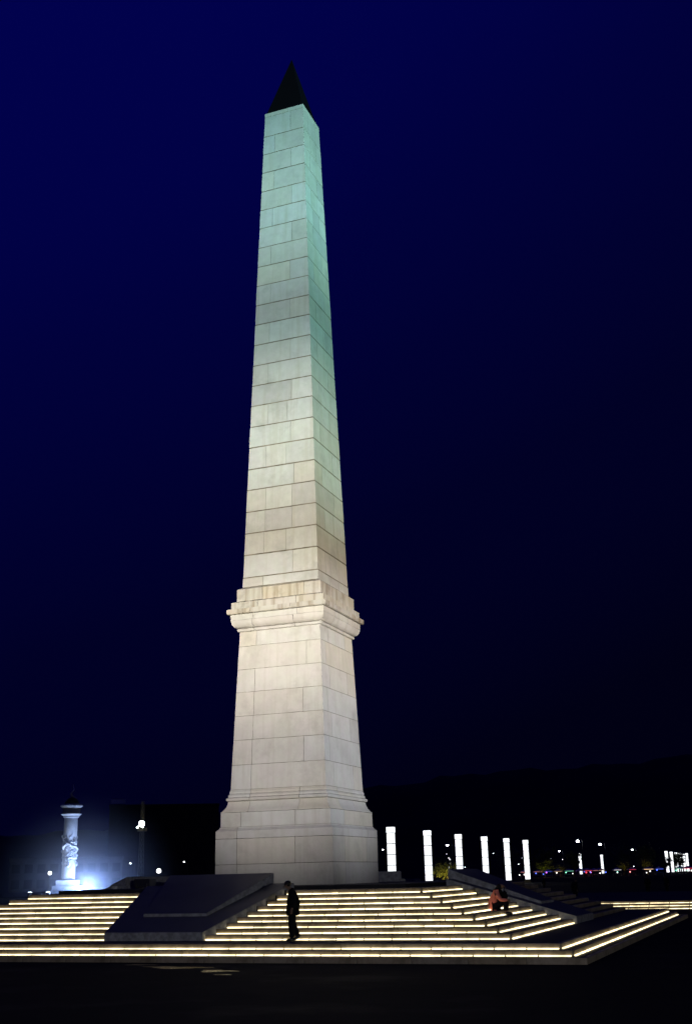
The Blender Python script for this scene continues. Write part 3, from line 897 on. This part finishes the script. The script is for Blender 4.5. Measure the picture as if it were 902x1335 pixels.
SL = [(-73.13, 272.25, 9.93, .62, 1, 'brightest street lamp above the gap between the second and third glowing columns'),
      (-120.43, 351.53, 10.98, .45, 1, 'street lamp right beside the lower edge of the obelisk'),
      (-201.26, 312.85, 8.2, .48, 1, 'street lamp just left of the foot of the lattice mast'),
      (-185.09, 322.34, 8.33, .42, 1, 'street lamp between the lattice mast and the obelisk'),
      (-121.3, 435.28, 10.11, .4, 0, 'faint lamp directly below the bright one near the second glowing column'),
      (-37.88, 280.48, 10.01, .72, 1, 'brightest street lamp above the left thin far column'),
      (-35.11, 301.22, 9.43, .68, 1, 'bright street lamp above the right thin far column'),
      (-71.42, 426.82, 9.86, .62, 1, 'middling street lamp half way between the row of six columns and the bright lamps'),
      (-104.51, 542.55, 8.49, .5, 0, 'faint far street lamp just right of the last tall column'),
      (-102.47, 563.39, 8.35, .3, 0, 'very faint far street lamp below the middling one, left'),
      (-100.45, 584.17, 8.01, .3, 0, 'very faint far street lamp below the middling one, right'),
      (-58.02, 510.11, 7.28, .5, 0, 'faint far street lamp left of the tall one at right'),
      (-36.59, 381.83, 8.92, .6, 1, 'tall street lamp alone at right with its pole in view'),
      (-71.82, 649.52, 3.71, .45, 0, 'low faint lamp beneath the tall street lamp at right'),
      (-102.19, 440.48, 9.94, .34, 0, 'faint far lamp right of the fourth glowing column'),
      (-112.75, 540.75, 8.89, .5, 0, 'faint far lamp left of the sixth glowing column, upper'),
      (-126.88, 557.98, 8.97, .3, 0, 'very faint far lamp right of the fourth glowing column, lower'),
      (-136.76, 637.85, 6.57, .42, 0, 'faint far lamp between the fifth and sixth columns'),
      (-131.79, 659.44, 6.46, .38, 0, 'faint far lamp right of the sixth column, lower'),
      (-140.78, 636.91, 5.37, .4, 0, 'lowest faint far lamp left of the sixth column'),
      (-140.77, 533.71, 5.11, .4, 0, 'faint far lamp right of the third glowing column')]
for i, (x, y, z, r, br, lab) in enumerate(SL):
    t = street_lamp(x, y, z, r * (.62 if br else .6), M_lamp if br else M_lampd, R(20 + 11 * (i % 3)))
    tag(t, lab, 'street lamp', 'street lamps beyond the plaza')
M_globe = glow('globe_glass', (1, .97, .92), 3.5)
for x, y, z, r, lab in ((-131.31, 167.35, 4.24, .42, 'round white globe lamp left of the carved pillar'), (-96.76, 154.0, 3.99, .46, 'round white globe lamp between the lattice mast and the obelisk')):
    t = tag(empty('globe_lamp', (x, y, 0)), lab, 'globe lamp', 'globe lamps on low posts')
    MB().tube([(0, 0, 0), (0, 0, .3), (0, 0, z - r)], [.14, .07, .06], 8).build('post', M_dark, t)
    MB().ball((0, 0, z), r, 16).build('globe', M_globe, t, True)
    MB().lathe([(.1, z - r - .08), (.2, z - r + .02), (.16, z - r + .1)], 10).build('collar', M_dark, t)
t = tag(empty('ground_light', (0.9, 60.0, 0)), 'small bright light low on the dark plaza beyond the right hand steps', 'ground light')
MB().lathe([(.16, 0), (.16, .05), (.12, .12)], 12).build('housing', M_dark, t)
MB().ball((0, 0, .13), .07, 8, .6).build('lamp_glass', M_lamp, t, True)

# ------------------------------------------------------------------ trees
M_bark = mat('bark', (.09, .07, .05), .9)
M_leaf = [mat('leaf_dark', (.05, .075, .03), .7, var=(.035, .05, .02), scale=2), mat('leaf_olive', (.11, .12, .035), .7, var=(.07, .09, .03), scale=2)]


def tree(x, y, h, cr_, seed, lm, n=1500, leaf=.16):
    r = random.Random(seed)
    t = empty('tree', (x, y, 0), r.uniform(0, 6))
    tr = MB(); th = h * .34
    tr.tube([(0, 0, 0), (.05 * h * .3, 0, th * .5), (0, .03 * h, th), (0, 0, h * .75)], [h * .035, h * .026, h * .02, h * .008], 8)
    ends = []
    for i in range(9):
        a = r.uniform(0, 6.28); z0 = th * r.uniform(.85, 1.5); rr_ = cr_ * r.uniform(.5, .9); z1 = h * r.uniform(.55, .9)
        mid = (rr_ * .45 * math.cos(a), rr_ * .45 * math.sin(a), (z0 + z1) / 2 - .02 * h); e_ = (rr_ * math.cos(a), rr_ * math.sin(a), z1)
        tr.tube([(0, .01, z0), mid, e_], [h * .013, h * .009, h * .003], 5); ends.append(e_); ends.append(mid)
    ends += [(0, 0, h * .88), (0, 0, h * .7)]
    tr.build('trunk', M_bark, t)
    lf = MB()
    for i in range(n):
        c = Vector(r.choice(ends)); d = Vector((r.gauss(0, 1), r.gauss(0, 1), r.gauss(0, .8))) * cr_ * .2
        p = c + d; s_ = leaf * h / 4 * r.uniform(.6, 1.4)
        u = Vector((r.uniform(-1, 1), r.uniform(-1, 1), r.uniform(-.6, .6))).normalized(); v = u.orthogonal().normalized()
        lf.add([p - u * s_, p - v * s_ * .45, p + u * s_, p + v * s_ * .45], [(0, 1, 2, 3)])
    tag(lf.build('crown', lm, t), kind='stuff')
    return t


def uplight(x, y, z, p, col, r=.4):
    L = bpy.data.lights.new('tree_uplight', 'POINT'); L.energy = p; L.color = col; L.shadow_soft_size = r
    o = bpy.data.objects.new('tree_uplight', L); COL.objects.link(o); o.location = (x, y, z)


tg = 'trees beyond the plaza'
tag(tree(-50.92, 195.39, 4.6, 3.1, 1, M_leaf[1], 2600, .13), 'low spreading tree glowing yellow green under lamps between the second and third tall columns', 'tree', tg)
for dx, dy in ((1.2, -2.2), (-2.4, -1.8)): uplight(-50.9 + dx * 1.5, 195.4 + dy * 1.5, 1.2, 1500, (1, .78, .16))
tag(tree(-45.6, 183.5, 2.6, 1.8, 2, M_leaf[0], 1200, .14), 'small dark bushy tree right of the glowing yellow green one', 'tree', tg)
for i, (x, y, lab) in enumerate(((-71.5, 396.0, 'small yellow lit tree above the stalls just right of the row of six columns'),
                                 (-66.5, 400.0, 'second small amber lit tree above the stalls'),
                                 (-44.0, 408.0, 'dim amber tree above the stalls right of the two thin far columns'),
                                 (-35.5, 412.0, 'amber lit small tree above a pink stall at right'))):
    tag(tree(x, y, 6.2 if i in (0, 3) else 5.4, 3.2, 20 + i, M_leaf[1], 700, .2), lab, 'tree', tg)
    uplight(x + .5, y - 3.2, 2.6, (140, 70, 45, 80)[i], (1, .7 if i else .95, .12))
dk = [(-62.0, 405.0, 9, 3.0, 'slim dark tree in front of the left thin far column'),
      (-30.4, 428.0, 6.5, 2.4, 'dark tree in front of the far column cluster, leftmost'),
      (-30.9, 476.0, 8.5, 2.4, 'dark tree standing among the far column cluster'),
      (-32.0, 506.0, 9, 2.6, 'dark tree behind the middle of the far column cluster'),
      (-110.0, 395.0, 11, 6, 'dark tree left of the third tall glowing column'),
      (-95.0, 430.0, 12, 7, 'dark tree behind the fourth tall glowing column'),
      (-84.0, 450.0, 12, 7, 'dark tree behind the sixth tall glowing column'),
      (-52.0, 470.0, 12, 7, 'dark tree right of the two thin far columns'),
      (-40.0, 450.0, 11, 6, 'dark tree behind the lone tall street lamp')]
for i, (x, y, h, c_, lab) in enumerate(dk): tag(tree(x, y, h, c_, 40 + i, M_leaf[0], 650, .2), lab, 'tree', tg)

# ------------------------------------------------------------------ stalls with coloured lights
PK, WH, BL, GR, RD, VI, AM = (1, .35, .3), (1, .95, .9), (.1, .18, 1), (.25, 1, .6), (1, .06, .10), (.75, .15, 1), (1, .6, .3)
gm = {}
def gc(c, s):
    k = (c, s)
    if k not in gm: gm[k] = glow('coloured_lamp', c, s)
    return gm[k]
M_tent = mat('stall_canvas', (.55, .5, .5), .8)
M_table = mat('stall_table', (.12, .11, .11), .8)
ST = [(-72.48, 365.31, PK, WH), (-75.18, 402.59, PK, BL), (-66.0, 375.0, BL, VI), (-63.68, 381.46, AM, WH), (-66.68, 418.56, GR, GR), (-58.32, 396.7, VI, BL), (-56.2, 392.0, RD, PK),
      (-51.96, 374.45, RD, RD), (-50.5, 380.0, PK, BL), (-53.62, 411.68, AM, BL), (-43.78, 389.92, WH, GR), (-43.57, 427.3, RD, PK), (-34.46, 405.28, AM, WH), (-28.07, 382.86, BL, BL), (-24.27, 420.44, GR, GR), (-19.46, 397.79, RD, WH)]
snm = {PK: 'pink', WH: 'white', BL: 'blue', GR: 'green', RD: 'red', VI: 'violet', AM: 'amber'}
places = ['at the left end of the row', 'second in the row at left', 'third in the row beside a yellow lit tree', 'fourth in the row below an amber lit tree', 'fifth in the row', 'directly below the left thin far column', 'just right of the left thin far column', 'directly below the right thin far column',
          'just right of the right thin far column', 'left of the pair near the middle of the row', 'mid row under a dim amber tree', 'below the lone tall street lamp', 'under the amber lit tree at right', 'standing apart between the amber tree and the column cluster', 'below the left of the far column cluster', 'at the far right end of the row']
rs = random.Random(4)
for i, (x, y, c1, c2) in enumerate(ST):
    t = tag(empty('market_stall', (x, y, 0), R(20) + rs.uniform(-.3, .3)), 'market stall lit %s, %s' % (snm[c1] if c1 == c2 else snm[c1] + ' and ' + snm[c2], places[i]), 'market stall', 'market stalls beyond the plaza')
    wd = rs.uniform(1.3, 2.2)
    MB().box(-wd, wd, -.7, .7, .75, .85).box(-wd, -wd + .1, -.6, .6, 0, .75).box(wd - .1, wd, -.6, .6, 0, .75).build('counter', M_table, t)
    for sx in (-1, 1):
        for sy in (-1, 1): MB().tube([(sx * wd, sy * 1.2, 0), (sx * wd, sy * 1.2, 2.2)], .04, 5).build('post', M_dark, t)
    cn = MB(); cn.add([(-wd - .2, -1.4, 2.15), (wd + .2, -1.4, 2.15), (wd + .2, 1.4, 2.15), (-wd - .2, 1.4, 2.15), (0, 0, 2.95), (-wd - .2, -1.4, 1.95), (wd + .2, -1.4, 1.95), (wd + .2, 1.4, 1.95), (-wd - .2, 1.4, 1.95)],
           [(0, 1, 4), (1, 2, 4), (2, 3, 4), (3, 0, 4), (5, 6, 1, 0), (6, 7, 2, 1), (7, 8, 3, 2), (8, 5, 0, 3)])
    cn.build('canopy', M_tent, t)
    k = rs.choice((.2, .35, .5)) if i not in (12,) else .9
    MB().box(-wd * .85, wd * .85, -1.5, -1.44, 1.95, 2.13).build('light_tube', gc(c1, 1.1 * (k + .15)), t)
    MB().ball((rs.uniform(-wd, wd), -1.7, rs.uniform(1.2, 1.8)), .26, 8).build('lantern', gc(c2, 2.4), t, True)
    if i % 2 == 0: MB().ball((rs.uniform(-wd, wd) * 1.3, -1.8, rs.uniform(.7, 1.5)), .2, 8).build('lantern', gc((c1, WH)[i % 4 == 0], 3), t, True)
    uplight(x + .4, y - 1.2, 1.7, 14, c1, .3)

# ------------------------------------------------------------------ buildings
M_wall = mat('building_wall', (.03, .03, .035), .9, var=(.025, .025, .03), scale=.3)
M_glass = mat('dark_window', (.035, .036, .04), .5, spec=.1)
M_pale = mat('pale_wall', (.09, .09, .09), .9, var=(.06, .06, .06), scale=.4)


def building(name, x, y, rz, w_, d_, h, nx, nz, m, lab, cat):
    t = tag(empty(name, (x, y, 0), rz), lab, cat)
    MB().box(-w_ / 2, w_ / 2, 0, d_, 0, h).build('wall', m, t)
    MB().box(-w_ / 2 - .3, w_ / 2 + .3, -.3, d_ + .3, h + .002, h + .8).build('parapet', m, t)
    sx = w_ / nx; sz = h / nz
    fm = MB().box(-sx * .36, sx * .36, -.12, -.003, -sz * .32, sz * .32).mesh('window_frame', m)
    pm = MB().box(-sx * .32, sx * .32, -.135, -.122, -sz * .28, sz * .28).mesh('pane', M_glass)
    for i in range(nx):
        for j in range(nz):
            f_ = link('window', fm, None, t, (-w_ / 2 + sx * (i + .5), 0, sz * (j + .5)))
            link('pane', pm, None, f_)
    return t


b1 = building('office_building', -241.0, 404.0, R(29), 48, 16, 33.6, 12, 8, M_wall, 'dark unlit office block behind the lattice mast with a pale sign on its roof', 'building')
sg = empty('roof_sign', (-15.5, 1.5, 0)); sg.parent = b1
M_sign = mat('sign_face', (.75, .65, .85), .5)
bpy.data.objects.remove(sg)
MB().box(-23.5, -17.2, .8, 1.1, 35.0, 36.8).build('sign', M_sign, b1)
MB().box(-22.5, -22.3, 1.1, 1.3, 34, 35).box(-18.4, -18.2, 1.1, 1.3, 34, 35).build('sign_posts', M_dark, b1)
building('pavilion', -168.0, 226.5, R(36), 30, 12, 8.0, 9, 2, M_pale, 'long low pale building behind the globe lamp at the left edge', 'building')

# dark floodlight box on the upper tier
t = tag(empty('floodlight_box', (-5.45, -3.1, 1.98), R(-10)), 'black floodlight box on the upper tier left of the obelisk', 'floodlight')
me = MB().box(-.42, .42, -.2, .2, .06, .36).mesh('housing', M_dark); soften(me, .02, 2); link('housing', me, None, t)
for q_ in (-.28, .28): MB().box(q_ - .02, q_ + .02, -.25, .25, 0, .2).build('bracket', M_dark, t)
